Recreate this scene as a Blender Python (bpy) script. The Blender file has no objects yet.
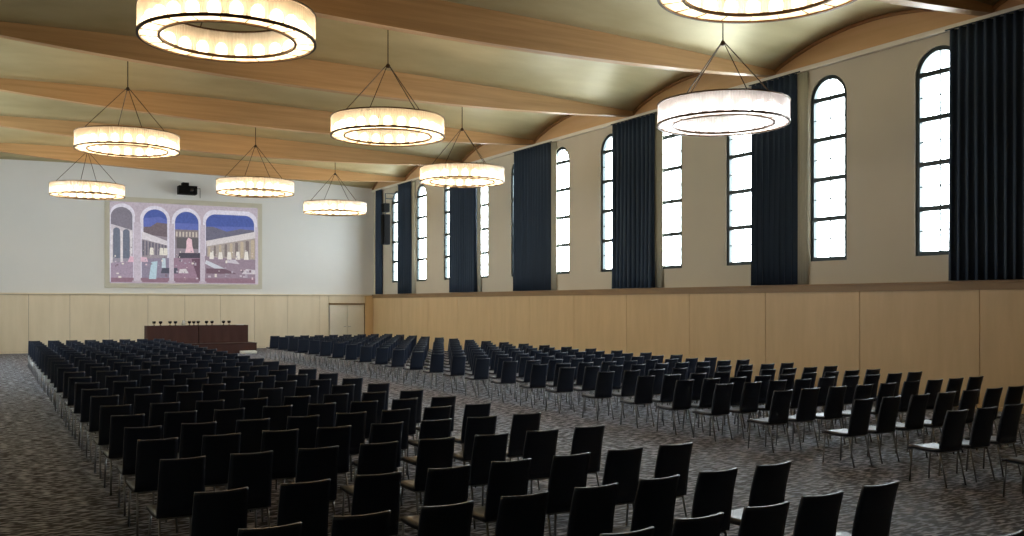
import bpy, bmesh, math, random
from mathutils import Vector, Matrix

random.seed(7)
PI = math.pi
S = bpy.context.scene
COL = S.collection

# ------------------------------------------------------------------ materials
def lin(c):
    return tuple(((x / 255.0) / 12.92) if x <= 10 else (((x / 255.0) + 0.055) / 1.055) ** 2.4 for x in c)

def new_mat(name):
    m = bpy.data.materials.new(name)
    m.use_nodes = True
    nt = m.node_tree
    nt.nodes.clear()
    out = nt.nodes.new('ShaderNodeOutputMaterial')
    return m, nt, out

def N(nt, kind, **kw):
    n = nt.nodes.new(kind)
    for k, v in kw.items():
        setattr(n, k, v)
    return n

def principled(name, col, rough=0.5, metal=0.0, var=0.0, scale=(4, 4, 4), bump=0.0, bscale=40.0, spec=0.5, coat=0.0):
    m, nt, out = new_mat(name)
    b = N(nt, 'ShaderNodeBsdfPrincipled')
    c = lin(col)
    b.inputs['Base Color'].default_value = (*c, 1)
    b.inputs['Roughness'].default_value = rough
    b.inputs['Metallic'].default_value = metal
    b.inputs['Specular IOR Level'].default_value = spec
    b.inputs['Coat Weight'].default_value = coat
    nt.links.new(b.outputs[0], out.inputs[0])
    tc = N(nt, 'ShaderNodeTexCoord')
    mp = N(nt, 'ShaderNodeMapping')
    mp.inputs['Scale'].default_value = scale
    nt.links.new(tc.outputs['Object'], mp.inputs[0])
    if var > 0:
        no = N(nt, 'ShaderNodeTexNoise')
        no.inputs['Scale'].default_value = 1.0
        no.inputs['Detail'].default_value = 5
        nt.links.new(mp.outputs[0], no.inputs['Vector'])
        r = N(nt, 'ShaderNodeValToRGB')
        r.color_ramp.elements[0].position = 0.3
        r.color_ramp.elements[1].position = 0.7
        r.color_ramp.elements[0].color = (*[x * (1 - var) for x in c], 1)
        r.color_ramp.elements[1].color = (*[min(1, x * (1 + var)) for x in c], 1)
        nt.links.new(no.outputs['Fac'], r.inputs[0])
        nt.links.new(r.outputs[0], b.inputs['Base Color'])
    if bump > 0:
        n2 = N(nt, 'ShaderNodeTexNoise')
        n2.inputs['Scale'].default_value = bscale
        n2.inputs['Detail'].default_value = 3
        nt.links.new(tc.outputs['Object'], n2.inputs['Vector'])
        bp = N(nt, 'ShaderNodeBump')
        bp.inputs['Strength'].default_value = bump
        bp.inputs['Distance'].default_value = 0.01
        nt.links.new(n2.outputs['Fac'], bp.inputs['Height'])
        nt.links.new(bp.outputs[0], b.inputs['Normal'])
    return m

def emission_mat(name, col, strength):
    m, nt, out = new_mat(name)
    e = N(nt, 'ShaderNodeEmission')
    e.inputs[0].default_value = (*lin(col), 1)
    e.inputs[1].default_value = strength
    nt.links.new(e.outputs[0], out.inputs[0])
    return m

def picture_mat(name, col, glow):
    m, nt, out = new_mat(name)
    b = N(nt, 'ShaderNodeBsdfPrincipled')
    b.inputs['Base Color'].default_value = (*[x * 0.35 for x in lin(col)], 1)
    b.inputs['Roughness'].default_value = 0.9
    b.inputs['Emission Color'].default_value = (*lin(col), 1)
    b.inputs['Emission Strength'].default_value = glow
    # fine mottling of the projected photograph
    tc = N(nt, 'ShaderNodeTexCoord')
    no = N(nt, 'ShaderNodeTexNoise'); no.inputs['Scale'].default_value = 13.0; no.inputs['Detail'].default_value = 5; no.inputs['Roughness'].default_value = 0.7
    nt.links.new(tc.outputs['Object'], no.inputs['Vector'])
    mr = N(nt, 'ShaderNodeMapRange'); mr.inputs[1].default_value = 0.3; mr.inputs[2].default_value = 0.7; mr.inputs[3].default_value = 0.72; mr.inputs[4].default_value = 1.3
    nt.links.new(no.outputs['Fac'], mr.inputs[0])
    mx = N(nt, 'ShaderNodeMix', data_type='RGBA', blend_type='MULTIPLY'); mx.inputs[0].default_value = 1.0
    mx.inputs[6].default_value = (*lin(col), 1)
    nt.links.new(mr.outputs[0], mx.inputs[7]); nt.links.new(mx.outputs[2], b.inputs['Emission Color'])
    nt.links.new(b.outputs[0], out.inputs[0])
    return m

def glass_rod_mat():
    m, nt, out = new_mat('lit_glass_rods')
    tr = N(nt, 'ShaderNodeBsdfTransparent'); tr.inputs[0].default_value = (0.98, 0.97, 0.95, 1)
    tl = N(nt, 'ShaderNodeBsdfTranslucent'); tl.inputs[0].default_value = (0.95, 0.92, 0.86, 1)
    gl = N(nt, 'ShaderNodeBsdfGlossy'); gl.inputs['Roughness'].default_value = 0.15
    gl.inputs[0].default_value = (0.9, 0.9, 0.9, 1)
    m1 = N(nt, 'ShaderNodeMixShader'); m1.inputs[0].default_value = 0.32
    m2 = N(nt, 'ShaderNodeMixShader'); m2.inputs[0].default_value = 0.10
    nt.links.new(tr.outputs[0], m1.inputs[1]); nt.links.new(tl.outputs[0], m1.inputs[2])
    nt.links.new(m1.outputs[0], m2.inputs[1]); nt.links.new(gl.outputs[0], m2.inputs[2])
    nt.links.new(m2.outputs[0], out.inputs[0])
    return m

def diffuser_mat():
    m, nt, out = new_mat('frosted_glass')
    tr = N(nt, 'ShaderNodeBsdfTransparent')
    tl = N(nt, 'ShaderNodeBsdfTranslucent'); tl.inputs[0].default_value = (0.95, 0.9, 0.8, 1)
    m1 = N(nt, 'ShaderNodeMixShader'); m1.inputs[0].default_value = 0.72
    nt.links.new(tr.outputs[0], m1.inputs[1]); nt.links.new(tl.outputs[0], m1.inputs[2])
    nt.links.new(m1.outputs[0], out.inputs[0])
    return m

def pane_mat():
    m, nt, out = new_mat('window_glass')
    tr = N(nt, 'ShaderNodeBsdfTransparent'); tr.inputs[0].default_value = (0.95, 0.97, 0.97, 1)
    gl = N(nt, 'ShaderNodeBsdfGlossy'); gl.inputs['Roughness'].default_value = 0.05
    lw = N(nt, 'ShaderNodeLayerWeight')
    pw = N(nt, 'ShaderNodeMath', operation='POWER'); pw.inputs[1].default_value = 5.0
    ad = N(nt, 'ShaderNodeMath', operation='MULTIPLY_ADD'); ad.inputs[1].default_value = 0.9; ad.inputs[2].default_value = 0.05
    m1 = N(nt, 'ShaderNodeMixShader')
    nt.links.new(lw.outputs['Facing'], pw.inputs[0]); nt.links.new(pw.outputs[0], ad.inputs[0])
    nt.links.new(ad.outputs[0], m1.inputs[0])
    nt.links.new(tr.outputs[0], m1.inputs[1]); nt.links.new(gl.outputs[0], m1.inputs[2])
    nt.links.new(m1.outputs[0], out.inputs[0])
    return m

def wood_mat(name, dark, light, rough=0.5, scale=(1, 1, 1), spec=0.4):
    m, nt, out = new_mat(name)
    b = N(nt, 'ShaderNodeBsdfPrincipled')
    b.inputs['Roughness'].default_value = rough
    b.inputs['Specular IOR Level'].default_value = spec
    tc = N(nt, 'ShaderNodeTexCoord')
    mp = N(nt, 'ShaderNodeMapping'); mp.inputs['Scale'].default_value = scale
    no = N(nt, 'ShaderNodeTexNoise'); no.inputs['Scale'].default_value = 1.0; no.inputs['Detail'].default_value = 7
    no.inputs['Roughness'].default_value = 0.6
    r = N(nt, 'ShaderNodeValToRGB')
    r.color_ramp.elements[0].position = 0.3; r.color_ramp.elements[1].position = 0.72
    r.color_ramp.elements[0].color = (*lin(dark), 1); r.color_ramp.elements[1].color = (*lin(light), 1)
    nt.links.new(tc.outputs['Object'], mp.inputs[0]); nt.links.new(mp.outputs[0], no.inputs['Vector'])
    nt.links.new(no.outputs['Fac'], r.inputs[0]); nt.links.new(r.outputs[0], b.inputs['Base Color'])
    nt.links.new(b.outputs[0], out.inputs[0])
    return m

def carpet_mat():
    m, nt, out = new_mat('woven_carpet')
    b = N(nt, 'ShaderNodeBsdfPrincipled')
    b.inputs['Roughness'].default_value = 0.75
    b.inputs['Specular IOR Level'].default_value = 0.35
    tc = N(nt, 'ShaderNodeTexCoord')
    def noise(scale, detail, sc=1.0, rot=0.0):
        mp = N(nt, 'ShaderNodeMapping'); mp.inputs['Scale'].default_value = scale; mp.inputs['Rotation'].default_value = (0, 0, rot)
        no = N(nt, 'ShaderNodeTexNoise'); no.inputs['Scale'].default_value = sc; no.inputs['Detail'].default_value = detail
        no.inputs['Roughness'].default_value = 0.65
        nt.links.new(tc.outputs['Object'], mp.inputs[0]); nt.links.new(mp.outputs[0], no.inputs['Vector'])
        return no
    n1 = noise((6.5, 20, 1), 1.5)
    r1 = N(nt, 'ShaderNodeValToRGB')
    e = r1.color_ramp.elements
    e[0].position = 0.43; e[0].color = (*lin(CARPET[0]), 1)
    e[1].position = 0.59; e[1].color = (*lin(CARPET[2]), 1)
    x = e.new(0.50); x.color = (*lin(CARPET[1]), 1)
    nt.links.new(n1.outputs['Fac'], r1.inputs[0])
    # woven stripes running along the hall, some of them a rusty brown
    n2 = noise((0.55, 0.02, 1), 1.5)
    r2 = N(nt, 'ShaderNodeValToRGB')
    r2.color_ramp.elements[0].position = 0.45; r2.color_ramp.elements[0].color = (1.0, 1.0, 1.0, 1)
    r2.color_ramp.elements[1].position = 0.6; r2.color_ramp.elements[1].color = (1.0, 0.86, 0.80, 1)
    nt.links.new(n2.outputs['Fac'], r2.inputs[0])
    mx = N(nt, 'ShaderNodeMix', data_type='RGBA', blend_type='MULTIPLY')
    mx.inputs[0].default_value = 1.0
    nt.links.new(r1.outputs[0], mx.inputs[6]); nt.links.new(r2.outputs[0], mx.inputs[7])
    nt.links.new(mx.outputs[2], b.inputs['Base Color'])
    bp = N(nt, 'ShaderNodeBump'); bp.inputs['Strength'].default_value = 0.4; bp.inputs['Distance'].default_value = 0.012
    nt.links.new(n1.outputs['Fac'], bp.inputs['Height']); nt.links.new(bp.outputs[0], b.inputs['Normal'])
    nt.links.new(b.outputs[0], out.inputs[0])
    return m

CARPET = [(28, 28, 34), (68, 71, 80), (172, 177, 190)]

def ceiling_mat():
    m, nt, out = new_mat('champagne_ceiling')
    b = N(nt, 'ShaderNodeBsdfPrincipled')
    b.inputs['Metallic'].default_value = 0.25
    b.inputs['Roughness'].default_value = 0.4
    tc = N(nt, 'ShaderNodeTexCoord')
    mp = N(nt, 'ShaderNodeMapping'); mp.inputs['Scale'].default_value = (0.5, 1.4, 1.4); mp.inputs['Rotation'].default_value = (0, 0, 0.5)
    no = N(nt, 'ShaderNodeTexNoise'); no.inputs['Scale'].default_value = 1.0; no.inputs['Detail'].default_value = 6
    r = N(nt, 'ShaderNodeValToRGB')
    r.color_ramp.elements[0].position = 0.3; r.color_ramp.elements[1].position = 0.7
    r.color_ramp.elements[0].color = (*lin((178, 164, 122)), 1); r.color_ramp.elements[1].color = (*lin((200, 188, 146)), 1)
    nt.links.new(tc.outputs['Object'], mp.inputs[0]); nt.links.new(mp.outputs[0], no.inputs['Vector'])
    nt.links.new(no.outputs['Fac'], r.inputs[0]); nt.links.new(r.outputs[0], b.inputs['Base Color'])
    r3 = N(nt, 'ShaderNodeMapRange'); r3.inputs[3].default_value = 0.34; r3.inputs[4].default_value = 0.54
    nt.links.new(no.outputs['Fac'], r3.inputs[0]); nt.links.new(r3.outputs[0], b.inputs['Roughness'])
    nt.links.new(b.outputs[0], out.inputs[0])
    return m

M = {
    'plaster': principled('warm_white_plaster', (206, 198, 180), 0.85, var=0.03, scale=(0.6, 0.6, 0.6)),
    'front': principled('cool_white_plaster', (224, 224, 222), 0.85, var=0.02, scale=(0.5, 0.5, 0.5)),
    'maple': wood_mat('maple_veneer', (210, 180, 134), (222, 192, 146), 0.42, (3, 3, 0.5)),
    'pale_maple': wood_mat('pale_maple_veneer', (222, 208, 180), (232, 218, 192), 0.5, (3, 3, 0.5)),
    'ledge': wood_mat('ledge_wood', (140, 112, 78), (156, 126, 88), 0.5, (1, 1, 6)),
    'seam': principled('dark_joint', (96, 78, 56), 0.8),
    'beam': wood_mat('laminated_oak', (172, 134, 88), (198, 158, 110), 0.5, (0.35, 6, 9)),
    'lunette': wood_mat('tan_timber', (206, 168, 122), (218, 182, 138), 0.6, (2, 0.4, 4)),
    'arch': wood_mat('arch_timber', (140, 104, 66), (158, 120, 78), 0.6, (2, 1, 2)),
    'cornice': principled('white_cornice', (232, 226, 212), 0.6),
    'carpet': carpet_mat(),
    'ceiling': ceiling_mat(),
    'steel': principled('dark_steel_frame', (26, 40, 42), 0.45, metal=0.3),
    'muntin': principled('thin_steel_bar', (58, 66, 66), 0.5, metal=0.3),
    'pane': pane_mat(),
    'curtain': principled('navy_curtain', (48, 65, 86), 0.85, var=0.12, scale=(6, 6, 0.4), bump=0.15, bscale=120),
    'sheer': principled('grey_sheer', (188, 186, 170), 0.9, var=0.08, scale=(10, 10, 0.5)),
    'leather': principled('navy_leather', (34, 44, 62), 0.36, bump=0.06, bscale=220, spec=0.55),
    'seat_leather': principled('navy_seat_leather', (30, 36, 52), 0.4, bump=0.05, bscale=220, spec=0.8),
    'chrome': principled('satin_chrome', (150, 152, 154), 0.3, metal=0.9),
    'bronze': principled('dark_bronze', (70, 54, 36), 0.4, metal=0.7),
    'rods': glass_rod_mat(),
    'frost': diffuser_mat(),
    'bulb': emission_mat('warm_bulb', (255, 216, 166), 9.5),
    'bulb_cool': emission_mat('cool_bulb', (255, 240, 240), 6.5),
    'brown_cloth': principled('brown_cloth', (64, 36, 31), 0.85, var=0.1, scale=(8, 8, 0.5)),
    'stage': principled('brown_stage', (64, 38, 32), 0.7, var=0.08),
    'white_paint': principled('white_paint', (226, 224, 216), 0.6),
    'door': principled('ivory_door', (226, 220, 202), 0.55, var=0.02),
    'black': principled('black_casing', (14, 13, 12), 0.7, spec=0.1),
    'grille': principled('speaker_grille', (15, 14, 14), 0.8, spec=0.1, bump=0.5, bscale=300),
    'lens': principled('lens_glass', (12, 14, 20), 0.1),
    'smoke': principled('dark_glass', (30, 22, 20), 0.2),
    'clear': principled('pale_glass', (188, 184, 172), 0.15),
    'screen': principled('screen_cloth', (206, 202, 186), 0.9),
    'paper': principled('white_paper', (232, 230, 222), 0.9),
}

# ------------------------------------------------------------------ helpers
def link(o, parent=None):
    COL.objects.link(o)
    if parent is not None:
        o.parent = parent
    return o

def obj(name, bm, mat, parent=None, smooth=False):
    me = bpy.data.meshes.new(name)
    bmesh.ops.recalc_face_normals(bm, faces=bm.faces)
    bm.to_mesh(me)
    bm.free()
    for mm in (mat if isinstance(mat, (list, tuple)) else [mat]):
        me.materials.append(M[mm] if isinstance(mm, str) else mm)
    if smooth:
        for p in me.polygons:
            p.use_smooth = True
    return link(bpy.data.objects.new(name, me), parent)

def tag(o, label=None, cat=None, group=None, kind=None):
    if label: o['label'] = label
    if cat: o['category'] = cat
    if group: o['group'] = group
    if kind: o['kind'] = kind
    return o

def empty(name, loc):
    o = bpy.data.objects.new(name, None)
    o.empty_display_size = 0.2
    o.location = loc
    return link(o)

def box(bm, x0, x1, y0, y1, z0, z1, bev=0.0):
    r = bmesh.ops.create_cube(bm, size=1.0)
    vs = r['verts']
    for v in vs:
        v.co = Vector((x0 + (v.co.x + .5) * (x1 - x0), y0 + (v.co.y + .5) * (y1 - y0), z0 + (v.co.z + .5) * (z1 - z0)))
    if bev > 0:
        es = list({e for v in vs for e in v.link_edges})
        bmesh.ops.bevel(bm, geom=es, offset=bev, segments=2, affect='EDGES', profile=0.5)
    return bm

def tube(bm, pts, r, seg=8, cap=True):
    pts = [Vector(p) for p in pts]
    rings = []
    for i, p in enumerate(pts):
        d = (pts[min(i + 1, len(pts) - 1)] - pts[max(i - 1, 0)]).normalized()
        a = d.cross(Vector((0, 0, 1)))
        if a.length < 1e-4:
            a = Vector((1, 0, 0))
        a.normalize()
        b = d.cross(a).normalized()
        rr = r[i] if isinstance(r, (list, tuple)) else r
        rings.append([bm.verts.new(p + a * (math.cos(2 * PI * k / seg) * rr) + b * (math.sin(2 * PI * k / seg) * rr)) for k in range(seg)])
    for q in range(len(rings) - 1):
        for k in range(seg):
            bm.faces.new((rings[q][k], rings[q][(k + 1) % seg], rings[q + 1][(k + 1) % seg], rings[q + 1][k]))
    if cap:
        bm.faces.new(rings[0][::-1]); bm.faces.new(rings[-1])
    return bm

def lathe(bm, prof, seg=24, c=(0, 0, 0), closed=False):
    rings = []
    for (r, z) in prof:
        if r < 1e-6:
            rings.append([bm.verts.new((c[0], c[1], c[2] + z))])
        else:
            rings.append([bm.verts.new((c[0] + r * math.cos(2 * PI * k / seg), c[1] + r * math.sin(2 * PI * k / seg), c[2] + z)) for k in range(seg)])
    n = len(rings)
    for i in range(n if closed else n - 1):
        a, b = rings[i], rings[(i + 1) % n]
        for k in range(seg):
            k2 = (k + 1) % seg
            if len(a) == 1 and len(b) == 1:
                continue
            if len(a) == 1:
                bm.faces.new((a[0], b[k], b[k2]))
            elif len(b) == 1:
                bm.faces.new((a[k], a[k2], b[0]))
            else:
                bm.faces.new((a[k], a[k2], b[k2], b[k]))
    return bm

def copy_tree(o, parent=None):
    c = o.copy()
    link(c, parent)
    for ch in list(o.children):
        copy_tree(ch, c)
    return c

WORDS = ['zeroth', 'first', 'second', 'third', 'fourth', 'fifth', 'sixth', 'seventh', 'eighth', 'ninth', 'tenth', 'eleventh', 'twelfth',
         'thirteenth', 'fourteenth', 'fifteenth', 'sixteenth', 'seventeenth', 'eighteenth', 'nineteenth', 'twentieth', 'twenty-first',
         'twenty-second', 'twenty-third', 'twenty-fourth', 'twenty-fifth', 'twenty-sixth', 'twenty-seventh']

# ------------------------------------------------------------------ the room
XL, XR = -4.0, 18.28          # side walls
YB, YF = -6.23, 46.98         # back and front wall
ZL = 2.68                     # top of the panelling
ZC = 8.20                     # cornice
BAY = [12.13 + 6.12 * k for k in range(-3, 6)] + [YF]
XC = 8.6

def z_spring(x):
    return 8.25 + 0.33 * max(0.0, 1 - ((x - 5.8) / 12.5) ** 2)

def vault(x, t):
    rise = 0.62
    a = math.sin(PI * t)
    return z_spring(x) + rise * a ** 0.8

# floor
bm = bmesh.new()
box(bm, XL - .2, XR + .4, YB - .2, YF + .2, -0.2, 0)
tag(obj('floor', bm, 'carpet'), 'dark mottled woven carpet over the whole hall floor', 'floor', kind='structure')

# ceiling: a shallow vault in every bay
bm = bmesh.new()
NX, NY = 26, 18
for k in range(len(BAY) - 1):
    y0, y1 = BAY[k], BAY[k + 1]
    g = [[bm.verts.new((XL + (XR + .3 - XL) * i / NX, y0 + (y1 - y0) * j / NY, vault(XL + (XR + .3 - XL) * i / NX, j / NY))) for j in range(NY + 1)] for i in range(NX + 1)]
    for i in range(NX):
        for j in range(NY):
            bm.faces.new((g[i][j], g[i + 1][j], g[i + 1][j + 1], g[i][j + 1]))
o = obj('ceiling', bm, 'ceiling', smooth=True)
so = o.modifiers.new('thick', 'SOLIDIFY'); so.thickness = 0.12; so.offset = 1.0 if o.data.polygons[0].normal.z > 0 else -1.0
tag(o, 'pale champagne vaulted ceiling between the timber beams', 'ceiling', kind='structure')

# fish-bellied beams
def beam(y, hw=0.13):
    bm = bmesh.new()
    n = 40
    secs = []
    for i in range(n + 1):
        x = XL + (XR - 0.02 - XL) * i / n
        top = z_spring(x) + 0.08
        d = 0.64 * max(0, 1 - ((x - XC) / 9.9) ** 2) + 0.04
        bot = top - 0.08 - d
        secs.append([bm.verts.new((x, y - hw, bot)), bm.verts.new((x, y + hw, bot)), bm.verts.new((x, y + hw, top)), bm.verts.new((x, y - hw, top))])
    for i in range(n):
        for q in range(4):
            bm.faces.new((secs[i][q], secs[i][(q + 1) % 4], secs[i + 1][(q + 1) % 4], secs[i + 1][q]))
    bm.faces.new(secs[0]); bm.faces.new(secs[-1][::-1])
    return bm
vis = 0
for k in range(1, len(BAY) - 1):
    o = obj('ceiling_beam', beam(BAY[k]), 'beam')
    if k >= 3:
        vis += 1
        tag(o, 'curved oak ceiling beam, %s counted from the camera toward the picture wall' % WORDS[vis], 'beam', kind='structure')
    else:
        tag(o, 'curved oak ceiling beam overhead behind the picture edge', 'beam', kind='structure')

# right wall with arched openings
WC = [13.35 + 3.06 * k for k in range(11)]
LEFT_FIRST = 5
WW, ZWB, ZWT = 1.16, 3.26, 7.84
R_ = WW / 2
def arch_pts(yc, r, zs, n=14):
    return [(yc - r * math.cos(PI * i / n), zs + r * math.sin(PI * i / n)) for i in range(n + 1)]
def quad(bm, pts):
    return bm.faces.new([bm.verts.new(p) for p in pts])
def arched_wall(X, dx, centres, ztop):
    bm = bmesh.new()
    prev = YB
    for yc in centres:
        a, b = yc - R_, yc + R_
        quad(bm, [(X, prev, 0), (X, a, 0), (X, a, ztop), (X, prev, ztop)])
        quad(bm, [(X, a, 0), (X, b, 0), (X, b, ZWB), (X, a, ZWB)])
        ap = arch_pts(yc, R_, ZWT - R_)
        for i in range(len(ap) - 1):
            (ya, za), (yb, zb) = ap[i], ap[i + 1]
            quad(bm, [(X, ya, za), (X, yb, zb), (X, yb, ztop), (X, ya, ztop)])
        loop = [(a, ZWB)] + ap + [(b, ZWB)]
        for i in range(len(loop)):
            (ya, za), (yb, zb) = loop[i], loop[(i + 1) % len(loop)]
            quad(bm, [(X, ya, za), (X, yb, zb), (X + dx, yb, zb), (X + dx, ya, za)])
        prev = b
    quad(bm, [(X, prev, 0), (X, YF, 0), (X, YF, ztop), (X, prev, ztop)])
    bmesh.ops.remove_doubles(bm, verts=bm.verts, dist=1e-4)
    return bm
tag(obj('wall_right', arched_wall(XR, .3, WC, ZC + .1), 'plaster'), 'plaster side wall with a long row of tall arched windows', 'wall', kind='structure')

# lunettes above the cornice
bm = bmesh.new()
for k in range(len(BAY) - 1):
    y0, y1 = BAY[k], BAY[k + 1]
    n = 24
    for j in range(n):
        ta, tb = j / n, (j + 1) / n
        ya, yb = y0 + (y1 - y0) * ta, y0 + (y1 - y0) * tb
        quad(bm, [(XR - .03, ya, ZC - .02), (XR - .03, yb, ZC - .02), (XR - .03, yb, vault(XR, tb) + .06), (XR - .03, ya, vault(XR, ta) + .06)])
bmesh.ops.remove_doubles(bm, verts=bm.verts, dist=1e-4)
tag(obj('wall_right_lunette', bm, 'lunette'), 'tan timber arched infill between the cornice and the vaulted ceiling', 'wall', kind='structure')
# dark arched ribs where vault and wall meet
bm = bmesh.new()
for k in range(len(BAY) - 1):
    y0, y1 = BAY[k], BAY[k + 1]
    pts = [(XR - .06, y0 + (y1 - y0) * t, vault(XR, t) - .02) for t in [i / 24 for i in range(25)]]
    tube(bm, pts, 0.05, 8)
tag(obj('trim_1', bm, 'arch', smooth=True), 'dark wooden arched ribs along the vault edge above the windows', 'trim', kind='structure')
bm = bmesh.new()
box(bm, XR - .12, XR, YB, YF, ZC - .13, ZC - .02, .01)
tag(obj('trim_2', bm, 'cornice'), 'narrow white cornice running above the arched windows', 'trim', kind='structure')

# front, left and back walls
bm = bmesh.new(); box(bm, XL - .2, XR + .3, YF, YF + .2, 0, 9.4)
tag(obj('wall_front', bm, 'front'), 'white end wall carrying the projected picture', 'wall', kind='structure')
WL_ADDED = WC[LEFT_FIRST:-1]  # unseen left openings, added to light the end wall and panelling
tag(obj('wall_left', arched_wall(XL, -.3, WL_ADDED, 9.4), 'plaster'), 'unseen left plaster wall with arched windows added to light the hall', 'wall', kind='structure')
bm = bmesh.new(); box(bm, XL - .2, XR + .3, YB - .2, YB, 0, 9.4)
tag(obj('wall_back', bm, 'plaster'), 'plain plaster wall behind the camera', 'wall', kind='structure')

# panelling: right wall
bm = bmesh.new(); box(bm, XR - .05, XR - .001, YB, YF, 0, ZL - .1)
o = obj('panelling_right', bm, 'seam')
tag(o, 'maple wall panelling under the arched windows', 'panelling', kind='structure')
bm = bmesh.new()
y = 12.3 - 3.07 * 6
ys = [YB]
while y < YF - .5:
    if y > YB + .3: ys.append(y)
    y += 3.07
ys.append(YF - .05)
for a, b in zip(ys, ys[1:]):
    box(bm, XR - .09, XR - .04, a + .007, b - .007, 0.09, ZL - .16, .004)
obj('panels', bm, 'maple', o)
bm = bmesh.new(); box(bm, XR - .085, XR - .04, YB, YF - .05, 0, .085)
tag(obj('baseboard_right', bm, 'maple'), 'low maple baseboard along the window side panelling', 'baseboard', kind='structure')
bm = bmesh.new(); box(bm, XR - .15, XR - .001, YB, YF - .002, ZL - .05, ZL, .008); box(bm, XR - .13, XR - .002, YB, YF - .002, ZL - .19, ZL - .05)
tag(obj('trim_3', bm, 'ledge'), 'brown wooden ledge on top of the maple panelling', 'ledge', kind='structure')

# panelling: front wall
DX0, DX1, DZ = 15.82, 17.72, 2.15
bm = bmesh.new()
box(bm, XL, DX0 - .02, YF - .05, YF - .001, 0, ZL - .06); box(bm, DX1 + .02, XR - .06, YF - .05, YF - .001, 0, ZL - .06); box(bm, DX0 - .02, DX1 + .02, YF - .05, YF - .001, DZ + .06, ZL - .06)
o = obj('panelling_front', bm, 'seam')
tag(o, 'pale maple wall panelling below the projected picture', 'panelling', kind='structure')
bm = bmesh.new()
xs = [XL]
x = 2.03 - 1.66 * 3
while x < DX0 - .3:
    if x > XL + .2: xs.append(x)
    x += 1.66
xs.append(DX0 - .03)
for a, b in zip(xs, xs[1:]):
    box(bm, a + .006, b - .006, YF - .085, YF - .04, .085, ZL - .08, .004)
box(bm, DX0 - .024, DX1 + .024, YF - .085, YF - .04, DZ + .075, ZL - .08, .004)
obj('panels', bm, 'pale_maple', o)
bm = bmesh.new(); box(bm, DX1 + .03, XR - .1, YF - .16, YF - .04, .0, ZL - .08, .004)
tag(obj('end_panel', bm, 'maple', o), 'darker maple end panel')
bm = bmesh.new(); box(bm, XL, DX0 - .03, YF - .08, YF - .04, 0, .08)
tag(obj('baseboard_front', bm, 'pale_maple'), 'low pale baseboard along the end wall panelling', 'baseboard', kind='structure')
bm = bmesh.new(); box(bm, XL, XR - .16, YF - .16, YF - .002, ZL - .07, ZL, .006)
tag(obj('trim_4', bm, 'pale_maple'), 'thin pale ledge on top of the end wall panelling', 'ledge', kind='structure')

# double door
d = empty('door_1', ((DX0 + DX1) / 2, YF - .04, 0))
tag(d, 'ivory double door in the far corner of the end wall', 'door', kind='structure')
cx = (DX0 + DX1) / 2
for s in (-1, 1):
    bm = bmesh.new()
    xa, xb = (-(DX1 - DX0) / 2 + .02, -.008) if s < 0 else (.008, (DX1 - DX0) / 2 - .02)
    box(bm, xa, xb, -.06, -.01, .01, DZ - .01, .004)
    leaf = obj('door_leaf', bm, 'door', d)
    bm = bmesh.new()
    tube(bm, [(s * .07, -.062, 1.02), (s * .07, -.10, 1.02), (s * .19, -.10, 1.02)], .012, 8)
    obj('door_handle', bm, 'chrome', leaf)
bm = bmesh.new(); box(bm, -(DX1 - DX0) / 2 - .02, (DX1 - DX0) / 2 + .02, -.12, .03, DZ, DZ + .07, .006)
tag(obj('door_header', bm, 'ledge', d), 'dark brown strip over the door')

# ------------------------------------------------------------------ windows
def make_window():
    r = empty('window_1', (XR + .09, 0, ZWB))
    H_ = ZWT - ZWB
    zs = H_ - R_
    # outer frame: swept arch profile
    bm = bmesh.new()
    fo, fi = R_ - .002, R_ - .10
    lo = [(-fo, .0)] + arch_pts(0, fo, zs, 20) + [(fo, .0)]
    li = [(-fi, .10)] + arch_pts(0, fi, zs, 20) + [(fi, .10)]
    n = len(lo)
    vo = [[bm.verts.new((x, p[0], p[1])) for p in lo] for x in (-.05, .05)]
    vi = [[bm.verts.new((x, p[0], p[1])) for p in li] for x in (-.05, .05)]
    for i in range(n):
        j = (i + 1) % n
        bm.faces.new((vo[0][i], vo[0][j], vi[0][j], vi[0][i]))
        bm.faces.new((vo[1][i], vo[1][j], vi[1][j], vi[1][i]))
        bm.faces.new((vo[0][i], vo[0][j], vo[1][j], vo[1][i]))
        bm.faces.new((vi[0][i], vi[0][j], vi[1][j], vi[1][i]))
    obj('window_frame', bm, 'steel', r)
    # heavy transoms: four lights below the arched head
    zt = [zs + .02 - (zs - .03) * k / 4 for k in range(0, 4)]
    for z in zt:
        bm = bmesh.new(); box(bm, -.045, .045, -fi - .01, fi + .01, z - .055, z + .055)
        obj('transom', bm, 'steel', r)
    # thin glazing bars
    bm = bmesh.new()
    box(bm, -.014, .014, -.013, .013, .09, H_ - .09)
    zz = zt + [.07]
    for a, b in zip(zz, zz[1:]):
        z = (a + b) / 2
        box(bm, -.012, .012, -fi - .005, fi + .005, z - .013, z + .013)
    obj('glazing_bars', bm, 'muntin', r)
    bm = bmesh.new()
    bm.faces.new([bm.verts.new((.02, p[0], p[1])) for p in li])
    obj('pane', bm, 'pane', r)
    return r
w0 = make_window()
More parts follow.
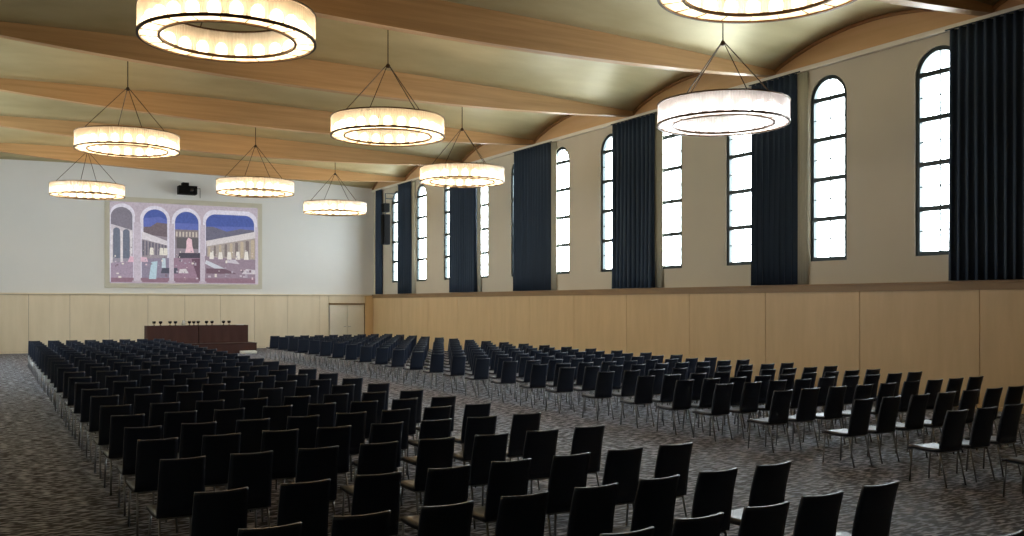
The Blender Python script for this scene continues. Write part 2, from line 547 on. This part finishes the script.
for k, (xw, yc, sd) in enumerate([(XR, y, 1) for y in WC] + [(XL, y, -1) for y in WL_ADDED]):
    w = w0 if k == 0 else copy_tree(w0)
    w.name = 'window_%d' % (k + 1)
    w.location = (xw + .09 * sd, yc, ZWB)
    if sd > 0:
        tag(w, 'tall arched steel window, %s from the right along the side wall' % WORDS[k + 1], 'window', 'arched windows of the side wall', 'structure')
    else:  # left side: windows added out of view for their daylight
        tag(w, 'unseen arched window added in the left wall for extra daylight', 'window', 'added unseen windows of the left wall', 'structure')
    ld = bpy.data.lights.new('window_daylight', 'AREA')
    ld.shape = 'RECTANGLE'; ld.size = WW; ld.size_y = ZWT - ZWB
    ld.cycles.is_portal = True
    lo = bpy.data.objects.new('window_daylight', ld)
    lo.location = (xw + .25 * sd, yc, (ZWB + ZWT) / 2)
    lo.rotation_euler = Vector((-sd, 0, 0)).to_track_quat('-Z', 'Y').to_euler()
    link(lo)

# ------------------------------------------------------------------ curtains
def curtain(y0, y1, label, sheer=True, amp=0.075):
    z0, z1 = ZL + .012, ZC - .14
    xc = XR - .12
    r = empty('curtain', (xc, (y0 + y1) / 2, z0))
    tag(r, label, 'curtain', 'curtains between the arched windows')
    L = y1 - y0
    nf = max(3, round(L / .21))
    n = nf * 10
    h = z1 - z0
    bm = bmesh.new()
    rows = 10
    ph = random.random() * 6
    g = []
    for i in range(n + 1):
        t = i / n
        col = []
        for j in range(rows + 1):
            v = j / rows
            a = amp * (1.0 - .25 * v)
            xx = a * math.sin(2 * PI * nf * t + .35 * math.sin(3 * v + ph)) + .02 * math.sin(2 * PI * 1.7 * t + ph + 2 * v)
            yy = -L / 2 + L * t + .03 * math.sin(2 * PI * nf * t * 2 + ph) * (1 - v)
            col.append(bm.verts.new((xx, yy * (1.0 - .015 * v), h * v)))
        g.append(col)
    for i in range(n):
        for j in range(rows):
            bm.faces.new((g[i][j], g[i + 1][j], g[i + 1][j + 1], g[i][j + 1]))
    f = obj('fabric', bm, 'curtain', r, smooth=True)
    m = f.modifiers.new('thick', 'SOLIDIFY'); m.thickness = .008
    bm = bmesh.new(); tube(bm, [(0, -L / 2 - .1, h + .02), (0, L / 2 + .1, h + .02)], .018, 8)
    obj('rail', bm, 'steel', r)
    if sheer:
        bm = bmesh.new()
        ya = -L / 2 - .30
        n = 24
        g = [[bm.verts.new((.07 + .022 * math.sin(i * 1.05), ya + .34 * i / n, h * j / 4)) for j in range(5)] for i in range(n + 1)]
        for i in range(n):
            for j in range(4):
                bm.faces.new((g[i][j], g[i + 1][j], g[i + 1][j + 1], g[i][j + 1]))
        s = obj('lining', bm, 'sheer', r, smooth=True)
        m = s.modifiers.new('thick', 'SOLIDIFY'); m.thickness = .004
        tag(s, 'pale grey lining at the curtain edge')
    return r
curtain(10.69, 12.98, 'wide navy curtain cut off by the right edge of the picture', False)
curtain(17.30, 18.92, 'navy curtain between the second and third arched windows from the right')
curtain(23.10, 25.29, 'navy curtain between the fourth and fifth arched windows from the right')
curtain(29.16, 31.80, 'navy curtain between the sixth and seventh arched windows from the right')
curtain(35.0, 37.5, 'dark curtain behind the chandelier, between eighth and ninth arched windows')
curtain(41.8, 43.35, 'dark curtain left of the tenth arched window from the right')
curtain(45.6, 46.3, 'narrow dark curtain in the far corner beside the loudspeaker', False)

# loudspeaker column in the far corner
sp = empty('loudspeaker', (17.78, 44.1, 5.15))
tag(sp, 'black column loudspeaker on the side wall near the far corner', 'loudspeaker')
bm = bmesh.new(); box(bm, -.18, .18, -.2, .2, 0, 1.5, .02); obj('cabinet', bm, 'black', sp)
bm = bmesh.new(); box(bm, -.16, .16, -.22, -.195, .04, 1.46, .006); obj('grille', bm, 'grille', sp)
bm = bmesh.new(); box(bm, -.16, .16, -.18, .18, 1.62, 2.05, .02); obj('top_unit', bm, 'black', sp)
for pts in ([(0, 0, 1.48), (0, 0, 2.55), (.5, 0, 2.55)], [(.2, 0, .9), (.5, 0, .9)], [(0, 0, 2.3), (.5, 0, 2.3)]):
    bm = bmesh.new(); tube(bm, pts, .025, 8)
    obj('bracket', bm, 'steel', sp)

# ------------------------------------------------------------------ chandeliers
RO, RI, CH = 1.335, 1.03, 0.42
def make_chandelier():
    r = empty('chandelier', (0, 0, 0))
    def rodring(R, n, amp):
        bm = bmesh.new()
        seg = n * 4
        a = [[bm.verts.new(((R + amp * math.cos(2 * PI * n * k / seg)) * math.cos(2 * PI * k / seg), (R + amp * math.cos(2 * PI * n * k / seg)) * math.sin(2 * PI * k / seg), z)) for k in range(seg)] for z in (.012, CH - .012)]
        for k in range(seg):
            bm.faces.new((a[0][k], a[0][(k + 1) % seg], a[1][(k + 1) % seg], a[1][k]))
        return bm
    obj('outer_shade', rodring(RO, 150, .006), 'rods', r, smooth=True)
    obj('inner_shade', rodring(RI, 116, .006), 'rods', r, smooth=True)
    for (R, z, nm) in ((RO, 0, 'bottom_rim'), (RI, 0, 'bottom_rim'), (RO, CH, 'top_rim'), (RI, CH, 'top_rim')):
        bm = bmesh.new()
        hh = .022 if z == 0 else .014
        lathe(bm, [(R - .02, z - hh), (R + .02, z - hh), (R + .02, z + hh), (R - .02, z + hh)], 96, closed=True)
        obj(nm, bm, 'bronze', r)
    bm = bmesh.new()
    lathe(bm, [(RI + .02, .004), (RO - .02, .004)], 96)
    dif = obj('diffuser', bm, 'frost', r)
    for k in range(20):
        a = 2 * PI * k / 20
        u = Vector((math.cos(a), math.sin(a), 0))
        p, q = u * (RI + .02), u * (RO - .02)
        bm = bmesh.new()
        tube(bm, [p + Vector((0, 0, -.004)), q + Vector((0, 0, -.004))], .007, 6)
        obj('joint', bm, 'bronze', dif)
    for k in range(24):
        a = 2 * PI * (k + .5) / 24
        bm = bmesh.new()
        bmesh.ops.create_uvsphere(bm, u_segments=10, v_segments=6, radius=.10)
        bmesh.ops.scale(bm, vec=(1, 1, 1.25), verts=bm.verts)
        b = obj('bulb', bm, 'bulb', r, smooth=True)
        b.location = (1.19 * math.cos(a), 1.19 * math.sin(a), .14)
    for k in range(8):
        a = 2 * PI * (k + .5) / 8
        u = Vector((math.cos(a), math.sin(a), 0))
        bm = bmesh.new()
        tube(bm, [u * RI + Vector((0, 0, CH)), u * RO + Vector((0, 0, CH))], .014, 6)
        obj('top_spoke', bm, 'bronze', r)
    hz = 1.68
    for k in range(4):
        a = .17 + k * PI / 2
        u = Vector((math.cos(a), math.sin(a), 0))
        bm = bmesh.new(); tube(bm, [u * 1.2 + Vector((0, 0, CH)), u * .05 + Vector((0, 0, hz))], .011, 6)
        obj('cable', bm, 'bronze', r)
    bm = bmesh.new(); lathe(bm, [(0, hz - .05), (.05, hz - .04), (.06, hz), (.03, hz + .05), (0, hz + .06)], 16)
    obj('hub', bm, 'bronze', r, smooth=True)
    return r, hz
ch0, HZ = make_chandelier()
spots = [(3.45, 15.1, 6.34, 'large glass ring chandelier at the upper left, nearest on the left side'),
         (8.55, 21.05, 6.19, 'glass ring chandelier hanging left of centre below the second oak beam'),
         (3.62, 27.7, 6.40, 'glass ring chandelier at left, hanging above the smallest left one'),
         (13.5, 14.9, 5.93, 'cool white glass ring chandelier hanging before the right windows'),
         (13.5, 27.0, 6.08, 'glass ring chandelier hanging in front of the far dark curtain'),
         (8.7, 33.9, 6.15, 'glass ring chandelier hanging just right of the black projector'),
         (13.55, 39.4, 6.14, 'smallest glass ring chandelier, hanging right of the projected picture'),
         (3.78, 40.1, 6.40, 'glass ring chandelier farthest left, overlapping the projected picture corner'),
         (8.75, 8.9, 6.2, 'glass ring chandelier cut off by the top edge of the picture')]
for i, (x, y, ZCH, lab) in enumerate(spots):
    c = ch0 if i == 0 else copy_tree(ch0)
    c.location = (x, y, ZCH)
    tag(c, lab, 'chandelier', 'glass ring chandeliers of the hall')
    k = max(q for q in range(len(BAY)) if BAY[q] <= y)
    t = (y - BAY[k]) / (BAY[k + 1] - BAY[k])
    zc = vault(x, t) - ZCH
    bm = bmesh.new(); tube(bm, [(0, 0, HZ + .04), (0, 0, zc - .02)], .013, 8)
    obj('rod', bm, 'bronze', c)
    bm = bmesh.new(); lathe(bm, [(0, zc - .05), (.06, zc - .05), (.07, zc + .02), (0, zc + .02)], 16)
    obj('ceiling_rose', bm, 'bronze', c)
    if i == 3:
        for b in c.children:
            if b.name.startswith('bulb'):
                me = b.data.copy(); me.materials[0] = M['bulb_cool']; b.data = me

# ------------------------------------------------------------------ projected picture
GLOW = 0.5
SX0, SX1, SZ0, SZ1 = 5.36, 12.15, 3.15, 6.93
ps = empty('projection_screen', ((SX0 + SX1) / 2, YF - .001, SZ0))
tag(ps, 'projected picture of a lit arcade courtyard at dusk on the end wall', 'screen')
ox = (SX0 + SX1) / 2
bm = bmesh.new(); box(bm, -(SX1 - SX0) / 2 - .22, (SX1 - SX0) / 2 + .22, -.04, 0, -.22, SZ1 - SZ0 + .23, .004)
obj('screen_cloth', bm, 'screen', ps)
pm = {}
bm = bmesh.new()
mats = []
layer = [0]
def P(pts, col):
    """a flat patch of the picture; pts in crop pixels of the picture (92..745, 460..100)"""
    g = sum(col) / 3
    col = tuple(round(.62 * c + .18 * g + .2 * e) for c, e in zip(col, (178, 168, 178)))
    if col not in pm:
        pm[col] = len(mats)
        mats.append(picture_mat('picture_tone', col, GLOW))
    layer[0] += 1
    yy = -.042 - layer[0] * .0004
    W_, H_ = SX1 - SX0, SZ1 - SZ0
    vs = []
    for (x, y) in pts:
        fx = min(1, max(0, (x - 92) / 653)); fy = min(1, max(0, (460 - y) / 360))
        vs.append(bm.verts.new((-W_ / 2 + fx * W_, yy, fy * H_)))
    f = bm.faces.new(vs)
    f.material_index = pm[col]
def A(x0, x1, top, bot, rx=None, n=12):
    rx = rx or (x1 - x0) / 2
    ry = rx * .95
    pts = [(x0, bot)]
    for i in range(n + 1):
        a = PI - PI / 2 * i / n
        pts.append((x0 + rx + rx * math.cos(a), top + ry - ry * math.sin(a)))
    for i in range(n + 1):
        a = PI / 2 - PI / 2 * i / n
        pts.append((x1 - rx + rx * math.cos(a), top + ry - ry * math.sin(a)))
    pts.append((x1, bot))
    return pts
STONE, STONE2, WHITE, SKY, SKY2 = (188, 172, 186), (200, 186, 202), (226, 222, 240), (44, 72, 176), (70, 92, 196)
P([(92, 460), (745, 460), (745, 100), (92, 100)], STONE)
for a in ((92, 196, 108, 455), (218, 346, 112, 455), (354, 482, 115, 455), (492, 742, 118, 455)):
    P(A(*a, rx=52 if a[1] - a[0] > 200 else None), WHITE)
for a in ((96, 186, 124, 455), (232, 334, 128, 455), (368, 472, 132, 455), (505, 728, 138, 455)):
    big = a[1] - a[0] > 200
    P(A(*a, rx=44 if big else None), (116, 112, 128) if a[0] == 96 else SKY)
P([(232, 212), (334, 212), (334, 175), (300, 160), (232, 170)], SKY2)
P([(368, 215), (472, 215), (472, 185), (368, 185)], SKY2)
P([(505, 215), (728, 215), (728, 190), (505, 195)], SKY2)
# the buildings and planting below the skyline
for x0, x1 in ((96, 186), (232, 334), (368, 472), (505, 728)):
    P([(x0, 455), (x1, 455), (x1, 235), (x0, 235)], (140, 128, 140))
# dark hills and far block
P([(232, 240), (334, 250), (334, 190), (290, 186), (262, 206), (232, 208)], (104, 88, 96))
P([(368, 262), (472, 262), (472, 214), (368, 214)], (128, 116, 118))
P([(505, 260), (728, 240), (728, 205), (660, 202), (600, 216), (540, 196), (505, 196)], (92, 92, 118))
for i in range(7):
    x = 372 + i * 14.5
    P([(x, 246), (x + 7, 246), (x + 7, 224), (x, 224)], (214, 200, 180))
P([(375, 300), (472, 300), (472, 250), (375, 250)], (84, 82, 84))
# left colonnade
P([(96, 200), (188, 226), (188, 258), (96, 250)], (208, 200, 208))
P([(96, 455), (188, 455), (188, 258), (96, 250)], (148, 142, 160))
for x, w in ((96, 8), (136, 10), (176, 10)):
    P([(x, 380), (x + w, 380), (x + w, 235), (x, 225)], (228, 222, 226))
for x in (106, 146):
    P(A(x, x + 28, 214 + (x - 100) * .16, 350), (92, 104, 128))
P([(225, 228), (334, 268), (334, 290), (225, 262)], (226, 220, 226))
P([(225, 350), (334, 340), (334, 288), (225, 262)], (150, 140, 148))
for i in range(8):
    x = 228 + i * 13.5
    P(A(x, x + 8, 268 + i * 2.6, 336 - i), (96, 92, 110))
for i, x in enumerate((258, 300, 318)):
    P([(x, 332), (x + 18, 332), (x + 16, 300), (x + 2, 300)], (240, 236, 216))
# floor of the court
P([(96, 455), (188, 455), (188, 362), (96, 372)], (160, 138, 164))
P([(225, 455), (342, 455), (342, 344), (225, 352)], (134, 124, 152))
P([(362, 455), (480, 455), (480, 340), (362, 344)], (152, 112, 138))
P([(500, 455), (742, 455), (742, 336), (500, 330)], (146, 122, 142))
P([(96, 455), (742, 455), (742, 432), (96, 436)], (140, 96, 116))
# pink stalls, glowing monument, water, tables
P([(166, 366), (206, 366), (198, 344), (176, 340)], (240, 176, 200))
P([(210, 364), (252, 364), (246, 344), (222, 342)], (232, 182, 204))
P([(412, 320), (452, 320), (444, 286), (442, 258), (426, 250), (418, 264), (418, 290)], (250, 196, 208))
P([(380, 344), (482, 342), (480, 318), (386, 320)], (58, 52, 70))
P([(255, 440), (286, 440), (292, 360), (266, 364)], (176, 216, 232))
P([(310, 390), (328, 390), (326, 346), (312, 346)], (190, 216, 228))
P([(306, 414), (382, 414), (378, 388), (312, 390)], (62, 66, 86))
P([(384, 412), (428, 412), (416, 392), (388, 394)], (222, 214, 216))
P([(470, 440), (486, 440), (484, 344), (440, 346)], (100, 62, 84))
# right colonnade
P([(510, 300), (742, 240), (742, 210), (505, 262)], (222, 214, 214))
P([(510, 335), (742, 345), (742, 240), (510, 286)], (170, 156, 146))
for i in range(9):
    x = 516 + i * 24.5
    w = 8 + i * 1.1
    P(A(x, x + w, 288 - i * 4.6, 330 + i), (118, 104, 100) if i % 2 else (196, 176, 140))
for i in range(5):
    x = 520 + i * 40
    P([(x, 345), (x + 22, 345), (x + 18, 314 - i * 2), (x + 4, 314 - i * 2)], (242, 236, 222))
P([(506, 350), (640, 410), (596, 414), (500, 366)], (208, 216, 230))
P([(506, 412), (646, 412), (590, 388), (506, 388)], (104, 70, 88))
P([(600, 360), (660, 366), (640, 346), (604, 346)], (206, 198, 210))
P([(668, 412), (742, 412), (742, 394), (690, 388)], (214, 206, 214))
# lamps, guests and planting scattered through the court
rp = random.Random(3)
for i in range(90):
    x0 = rp.choice([rp.uniform(98, 182), rp.uniform(228, 336), rp.uniform(366, 470), rp.uniform(506, 728), rp.uniform(506, 728)])
    y0 = rp.uniform(300, 440); w_ = rp.uniform(2, 9) * (.6 + (y0 - 300) / 160); h_ = w_ * rp.uniform(.5, 1.6)
    P([(x0, y0), (x0 + w_, y0), (x0 + w_, y0 - h_), (x0, y0 - h_)], rp.choice([(236, 228, 214), (88, 78, 92), (206, 190, 204), (120, 92, 112), (172, 160, 178), (232, 196, 204)]))
# columns in front
for x0, x1 in ((190, 220), (342, 362), (478, 500)):
    P([(x0, 458), (x1, 458), (x1, 190), (x0, 190)], STONE2)
    P([(x0 - 6, 458), (x1 + 6, 458), (x1 + 6, 448), (x0 - 6, 448)], STONE)
P([(732, 458), (745, 458), (745, 190), (732, 190)], STONE2)
me = bpy.data.meshes.new('picture')
bm.to_mesh(me); bm.free()
for m_ in mats: me.materials.append(m_)
link(bpy.data.objects.new('picture', me), ps)

# projector fixed over the picture
pj = empty('projector', (8.73, YF - .001, 7.38))
tag(pj, 'black projector box mounted on the wall above the projected picture', 'projector')
bm = bmesh.new(); box(bm, -.42, .42, -.62, -.10, 0, .40, .02); obj('casing', bm, 'black', pj)
bm = bmesh.new(); box(bm, -.24, .06, -.5, -.12, .39, .56, .02); obj('top_unit', bm, 'black', pj)
bm = bmesh.new(); lathe(bm, [(0, 0), (.09, 0), (.10, .06), (.07, .08), (0, .07)], 20)
l = obj('lens', bm, 'lens', pj, smooth=True); l.location = (.15, -.615, .2); l.rotation_euler = (PI / 2, 0, 0)
bm = bmesh.new(); box(bm, -.15, .15, -.11, -.002, .08, .34, .006); obj('wall_bracket', bm, 'steel', pj)
bm = bmesh.new(); tube(bm, [(.42, -.3, .3), (.62, -.2, .34), (.66, -.03, .2), (.66, -.02, -.1)], .012, 6); obj('cable', bm, 'black', pj)

# ------------------------------------------------------------------ stage and tables
SH = .46
SY0 = 42.35
st = empty('stage', (8.2, SY0, 0))
tag(st, 'low brown platform under the cloth covered head tables', 'platform')
bm = bmesh.new(); box(bm, -2.6, 2.72, 0, 3.2, .0, SH - .03, .0); obj('skirting', bm, 'brown_cloth', st)
bm = bmesh.new(); box(bm, -2.62, 2.74, -.02, 3.22, SH - .03, SH, .008); obj('deck', bm, 'stage', st)
bm = bmesh.new(); box(bm, 10.15, 10.8, 41.85, 42.28, 0, .12, .01)
tag(obj('step', bm, 'white_paint'), 'low white step at the right end of the brown platform', 'step')

TZ = 1.245
def table(x0, x1, label):
    y0, y1 = 42.75, 43.55
    r = empty('head_table', ((x0 + x1) / 2, y0, SH))
    tag(r, label, 'table', 'head tables on the platform')
    w = (x1 - x0) / 2
    h = TZ - SH
    bm = bmesh.new(); box(bm, -w + .02, w - .02, .02, y1 - y0, h - .04, h - .006, .004)
    obj('tabletop', bm, 'stage', r)
    for sx in (-1, 1):
        for yy in (.1, y1 - y0 - .08):
            bm = bmesh.new(); tube(bm, [(sx * (w - .1), yy, 0), (sx * (w - .1), yy, h - .04)], .02, 8)
            obj('leg', bm, 'chrome', r)
    # cloth: top sheet and a gently folded drop on the front and both ends
    bm = bmesh.new()
    path = [(-w, y1 - y0)] + [(-w, (y1 - y0) * (1 - i / 6)) for i in range(1, 6)] + [(-w + 2 * w * i / 60, 0) for i in range(61)] + [(w, (y1 - y0) * i / 6) for i in range(1, 7)]
    top, bot = [], []
    for i, (px, py) in enumerate(path):
        k = .006 * math.sin(i * .55)
        top.append(bm.verts.new((px, py, h)))
        bot.append(bm.verts.new((px + (k if abs(px) >= w else 0), py - (.02 + k if py < .01 else 0), .015)))
    for i in range(len(path) - 1):
        bm.faces.new((top[i], top[i + 1], bot[i + 1], bot[i]))
    bm.faces.new(top)
    obj('table_cloth', bm, 'brown_cloth', r)
    return r
table(6.36, 8.47, 'left head table under a plain dark brown cloth')
table(8.50, 10.64, 'right head table under a plain dark brown cloth')

# dark stemmed glasses in pairs and pale pieces between them
def glass():
    r = empty('stemmed_glass', (0, 0, 0))
    bm = bmesh.new(); lathe(bm, [(0, 0), (.045, 0), (.045, .008), (.012, .016), (.012, .06), (.02, .07)], 14)
    obj('stem', bm, 'smoke', r, smooth=True)
    bm = bmesh.new(); lathe(bm, [(.012, .06), (.05, .08), (.062, .12), (.06, .16), (.054, .16), (.056, .12), (.042, .09), (0, .075)], 14)
    obj('bowl', bm, 'smoke', r, smooth=True)
    return r
g0 = glass()
def at_front(u, yw):
    ph = math.atan((u - 512) / 944.24) + .5164
    return yw * math.tan(ph)
us = [154, 160.5, 170, 175.5, 189.5, 193.8, 198.2, 206.5, 212, 223.5, 229]
labs = ['dark stemmed glass at the left end of the left head table', 'second dark stemmed glass from the left end of the tables', 'third dark stemmed glass from the left end of the tables',
        'fourth dark glass from the left, just before the pale carafe', 'dark stemmed glass just right of the pale carafe', 'dark glass left of the closest pair at the table joint',
        'dark stemmed glass nearest the joint of the two head tables', 'left glass of the first pair on the right head table', 'right glass of the first pair on the right head table',
        'left glass of the last pair on the right head table', 'last dark stemmed glass at the right of the head tables']
for i, u in enumerate(us):
    g = g0 if i == 0 else copy_tree(g0)
    g.location = (at_front(u, 43.1), 43.1, TZ)
    g.scale = (1.25, 1.25, 1.2)
    tag(g, labs[i], 'glass', 'dark stemmed glasses on the head tables')
ca = empty('carafe', (at_front(183.5, 43.15), 43.15, TZ))
tag(ca, 'pale glass carafe with cups on the left head table', 'carafe')
bm = bmesh.new(); lathe(bm, [(0, 0), (.07, 0), (.09, .06), (.06, .15), (.04, .19), (.055, .22), (0, .21)], 16); obj('body', bm, 'clear', ca, smooth=True)
bm = bmesh.new(); tube(bm, [(.08, 0, .06), (.13, 0, .09), (.12, 0, .17), (.05, 0, .19)], .012, 8); obj('handle', bm, 'clear', ca, smooth=True)
bm = bmesh.new()
box(bm, -.16, .16, -.1, .1, 0, .03, .004)
pp = obj('paper_stack', bm, 'paper'); pp.location = (at_front(240, 43.1), 43.1, TZ)
tag(pp, 'small white paper stack at the right end of the head tables', 'paper')

# ------------------------------------------------------------------ chairs
CW = .382
SEAT_Z = .45
def chair_meshes():
    """returns list of (name, mesh) for one chair; origin on the floor under the top edge of the back, facing +Y"""
    out = []
    # back: S-curved upholstered slab; profile of the centre plane from the bottom upward (y forward, z)
    prof = [(.105, .432), (.094, .50), (.080, .58), (.066, .66), (.048, .74), (.026, .82), (.004, .89), (-.004, .915)]
    nx = 10
    bm = bmesh.new()
    th = .030
    F, B = [], []
    for j, (y, z) in enumerate(prof):
        v = j / (len(prof) - 1)
        hw = CW / 2 - .010 * v
        fr, br = [], []
        for i in range(nx + 1):
            s = -1 + 2 * i / nx
            bow = .028 * (1 - s * s) * (.45 + .55 * v)      # middle of the back curves away to the rear
            zz = z + .006 * s * s * v
            br.append(bm.verts.new((s * hw, y - bow, zz)))
            fr.append(bm.verts.new((s * hw, y - bow + th, zz)))
        F.append(fr); B.append(br)
    n = len(prof)
    for j in range(n - 1):
        for i in range(nx):
            bm.faces.new((B[j][i], B[j][i + 1], B[j + 1][i + 1], B[j + 1][i]))
            bm.faces.new((F[j][i], F[j + 1][i], F[j + 1][i + 1], F[j][i + 1]))
        bm.faces.new((B[j][0], B[j + 1][0], F[j + 1][0], F[j][0]))
        bm.faces.new((B[j][nx], F[j][nx], F[j + 1][nx], B[j + 1][nx]))
    for i in range(nx):
        bm.faces.new((B[0][i], F[0][i], F[0][i + 1], B[0][i + 1]))
        bm.faces.new((B[-1][i], B[-1][i + 1], F[-1][i + 1], F[-1][i]))
    edges = [e for e in bm.edges if len(e.link_faces) == 2 and e.calc_face_angle(0) > 1.0]
    bmesh.ops.bevel(bm, geom=edges, offset=.008, segments=2, affect='EDGES', profile=.6)
    out.append(('backrest', bm, 'leather', True))
    # seat
    bm = bmesh.new()
    ny = 8
    T, Bt = [], []
    for j in range(ny + 1):
        v = j / ny
        y = .105 + .455 * v
        zc = SEAT_Z - .012 * math.sin(PI * min(1, v * 1.1)) + .004 * v - (.018 * max(0, (v - .85) / .15) ** 2)
        hw = CW / 2 + .008 * v
        T.append([bm.verts.new((hw * (-1 + 2 * i / 6), y, zc + .004 * (-1 + 2 * i / 6) ** 2)) for i in range(7)])
        Bt.append([bm.verts.new((hw * (-1 + 2 * i / 6), y, zc - .034)) for i in range(7)])
    for j in range(ny):
        for i in range(6):
            bm.faces.new((T[j][i], T[j][i + 1], T[j + 1][i + 1], T[j + 1][i]))
            bm.faces.new((Bt[j][i], Bt[j + 1][i], Bt[j + 1][i + 1], Bt[j][i + 1]))
        bm.faces.new((T[j][0], T[j + 1][0], Bt[j + 1][0], Bt[j][0]))
        bm.faces.new((T[j][6], Bt[j][6], Bt[j + 1][6], T[j + 1][6]))
    for i in range(6):
        bm.faces.new((T[0][i], Bt[0][i], Bt[0][i + 1], T[0][i + 1]))
        bm.faces.new((T[-1][i], T[-1][i + 1], Bt[-1][i + 1], Bt[-1][i]))
    edges = [e for e in bm.edges if len(e.link_faces) == 2 and e.calc_face_angle(0) > 1.0]
    bmesh.ops.bevel(bm, geom=edges, offset=.008, segments=2, affect='EDGES', profile=.6)
    out.append(('seat', bm, 'seat_leather', True))
    # tube frame under the seat
    bm = bmesh.new()
    a = CW / 2 - .025
    loop = [(-a, .13, .404), (-a, .53, .404), (a, .53, .404), (a, .13, .404)]
    for p, q in zip(loop, loop[1:] + loop[:1]):
        tube(bm, [p, q], .010, 6)
    out.append(('seat_frame', bm, 'chrome', True))
    for sx in (-1, 1):
        bm = bmesh.new(); tube(bm, [(sx * (a), .53, .404), (sx * (a + .012), .555, .0)], .0105, 7); out.append(('leg', bm, 'chrome', True))
        bm = bmesh.new(); tube(bm, [(sx * (a), .13, .404), (sx * (a + .012), .035, .0)], .0105, 7); out.append(('leg', bm, 'chrome', True))
    return out

LCOL = [1.665 - .19 + .5843 * k for k in range(8)]
LTILT = [.057, .016, .019, 0, .01, .04, .02, .01]      # the nearer rows are not quite square to the hall
LROW = [4.14, 5.42, 6.63, 8.16, 9.43, 10.44, 11.66, 12.83, 14.22, 15.45, 16.75, 18.06, 19.5] + [20.85 + 1.3 * k for k in range(13)]
RCOL = [10.53 - .19 + .618 * k for k in range(9)]
RROW = [6.02, 7.22, 8.70, 10.15, 11.45, 12.35, 13.4, 14.6, 15.95, 17.05] + [18.32 + 1.27 * k for k in range(16)]
cells = []
for r, y in enumerate(LROW):
    for c, x in enumerate(LCOL):
        if r == 0 and c < 3:
            continue
        if r == 0 and c == 7:
            x += .055
        cells.append(('left', r, c, x + .0095 * (y - 6), y + (LTILT[r] if r < len(LTILT) else .01) * c))
cells.append(('corner', 0, 0, LCOL[6], 3.22))
for r, y in enumerate(RROW):
    for c, x in enumerate(RCOL):
        x += (0, -.08, .05, .04, .09, .03)[r] if r < 6 else .02
        if (r == 0 and c > 0) or (r == 1 and c > 2) or (r == 2 and c > 6):
            continue
        cells.append(('right', r, c, x, y + .03 * c))
th = .5164
cells.sort(key=lambda q: q[4] * math.cos(th) + q[3] * math.sin(th))
proto = None
far = []
for i, (blk, r, c, x, y) in enumerate(cells):
    jx, jy, jr = random.uniform(-.012, .012), random.uniform(-.015, .015), random.uniform(-.03, .03)
    if i >= 300:
        far.append((x + jx, y + jy, jr)); continue
    if proto is None:
        proto = empty('chair', (0, 0, 0))
        for nm, bmx, mt, sm in chair_meshes():
            obj(nm, bmx, mt, proto, smooth=sm)
        ch = proto
    else:
        ch = copy_tree(proto)
    ch.location = (x + jx, y + jy, 0)
    ch.rotation_euler = (0, 0, jr)
    if blk == 'corner':
        lab = 'navy chair cut off at the bottom right corner of the picture'
        grp = 'navy chairs of the left block'
    else:
        n = c + 1
        lab = 'navy chair, %s block, %s row from the camera, %s from its left end' % (blk, WORDS[r + 1], WORDS[n])
        if blk == 'left' and r == 0:
            lab = 'navy chair, left block, first row from the camera, %s from its right end' % WORDS[8 - c]
        grp = 'navy chairs of the %s block' % blk
    tag(ch, lab, 'chair', grp)
# the farthest rows as one mass
tmp = bmesh.new()
names = chair_meshes()
mi = {'leather': 0, 'chrome': 1, 'seat_leather': 2}
for nm, bmx, mt, sm in names:
    me = bpy.data.meshes.new('tmp'); bmx.to_mesh(me); bmx.free()
    n0 = len(tmp.faces)
    tmp.from_mesh(me)
    tmp.faces.ensure_lookup_table()
    for f in tmp.faces[n0:]:
        f.material_index = mi[mt]; f.smooth = True
    bpy.data.meshes.remove(me)
base = bpy.data.meshes.new('tmp'); tmp.to_mesh(base); tmp.free()
big = bmesh.new()
for (x, y, rz) in far:
    n0 = len(big.verts)
    big.from_mesh(base)
    big.verts.ensure_lookup_table()
    bmesh.ops.transform(big, matrix=Matrix.Translation((x, y, 0)) @ Matrix.Rotation(rz, 4, 'Z'), verts=big.verts[n0:])
bpy.data.meshes.remove(base)
o = obj('distant_chairs', big, ['leather', 'chrome', 'seat_leather'])
tag(o, 'mass of navy chairs in the farthest rows before the end wall', 'chairs', 'farthest rows of navy chairs', 'stuff')

# ------------------------------------------------------------------ light, camera, view
w = bpy.data.worlds.new('overcast_sky')
S.world = w
w.use_nodes = True
bg = w.node_tree.nodes['Background']
bg.inputs[0].default_value = (0.86, 0.95, 1.0, 1)
bg.inputs[1].default_value = 20.0

cam = bpy.data.cameras.new('camera')
cam.sensor_width = 36.0
cam.lens = 944.24 * 36.0 / 1024.0
cam.shift_y = 35.67 / 1024.0
cam.clip_start = 0.05
cam.clip_end = 200
co = bpy.data.objects.new('camera', cam)
co.location = (0, 0, 2.2)
co.rotation_euler = (PI / 2, 0, -.5164)
link(co)
S.camera = co

S.view_settings.view_transform = 'Standard'
S.view_settings.look = 'None'
S.view_settings.gamma = 1.0
S.view_settings.use_curve_mapping = False
S.view_settings.exposure = 0.5
S.cycles.use_denoising = True
S.cycles.max_bounces = 10
S.cycles.diffuse_bounces = 6
S.cycles.glossy_bounces = 4
S.cycles.transparent_max_bounces = 16
S.cycles.transmission_bounces = 8
S.cycles.sample_clamp_indirect = 6.0
S.cycles.use_light_tree = True
S.cycles.caustics_reflective = False
S.cycles.caustics_refractive = False
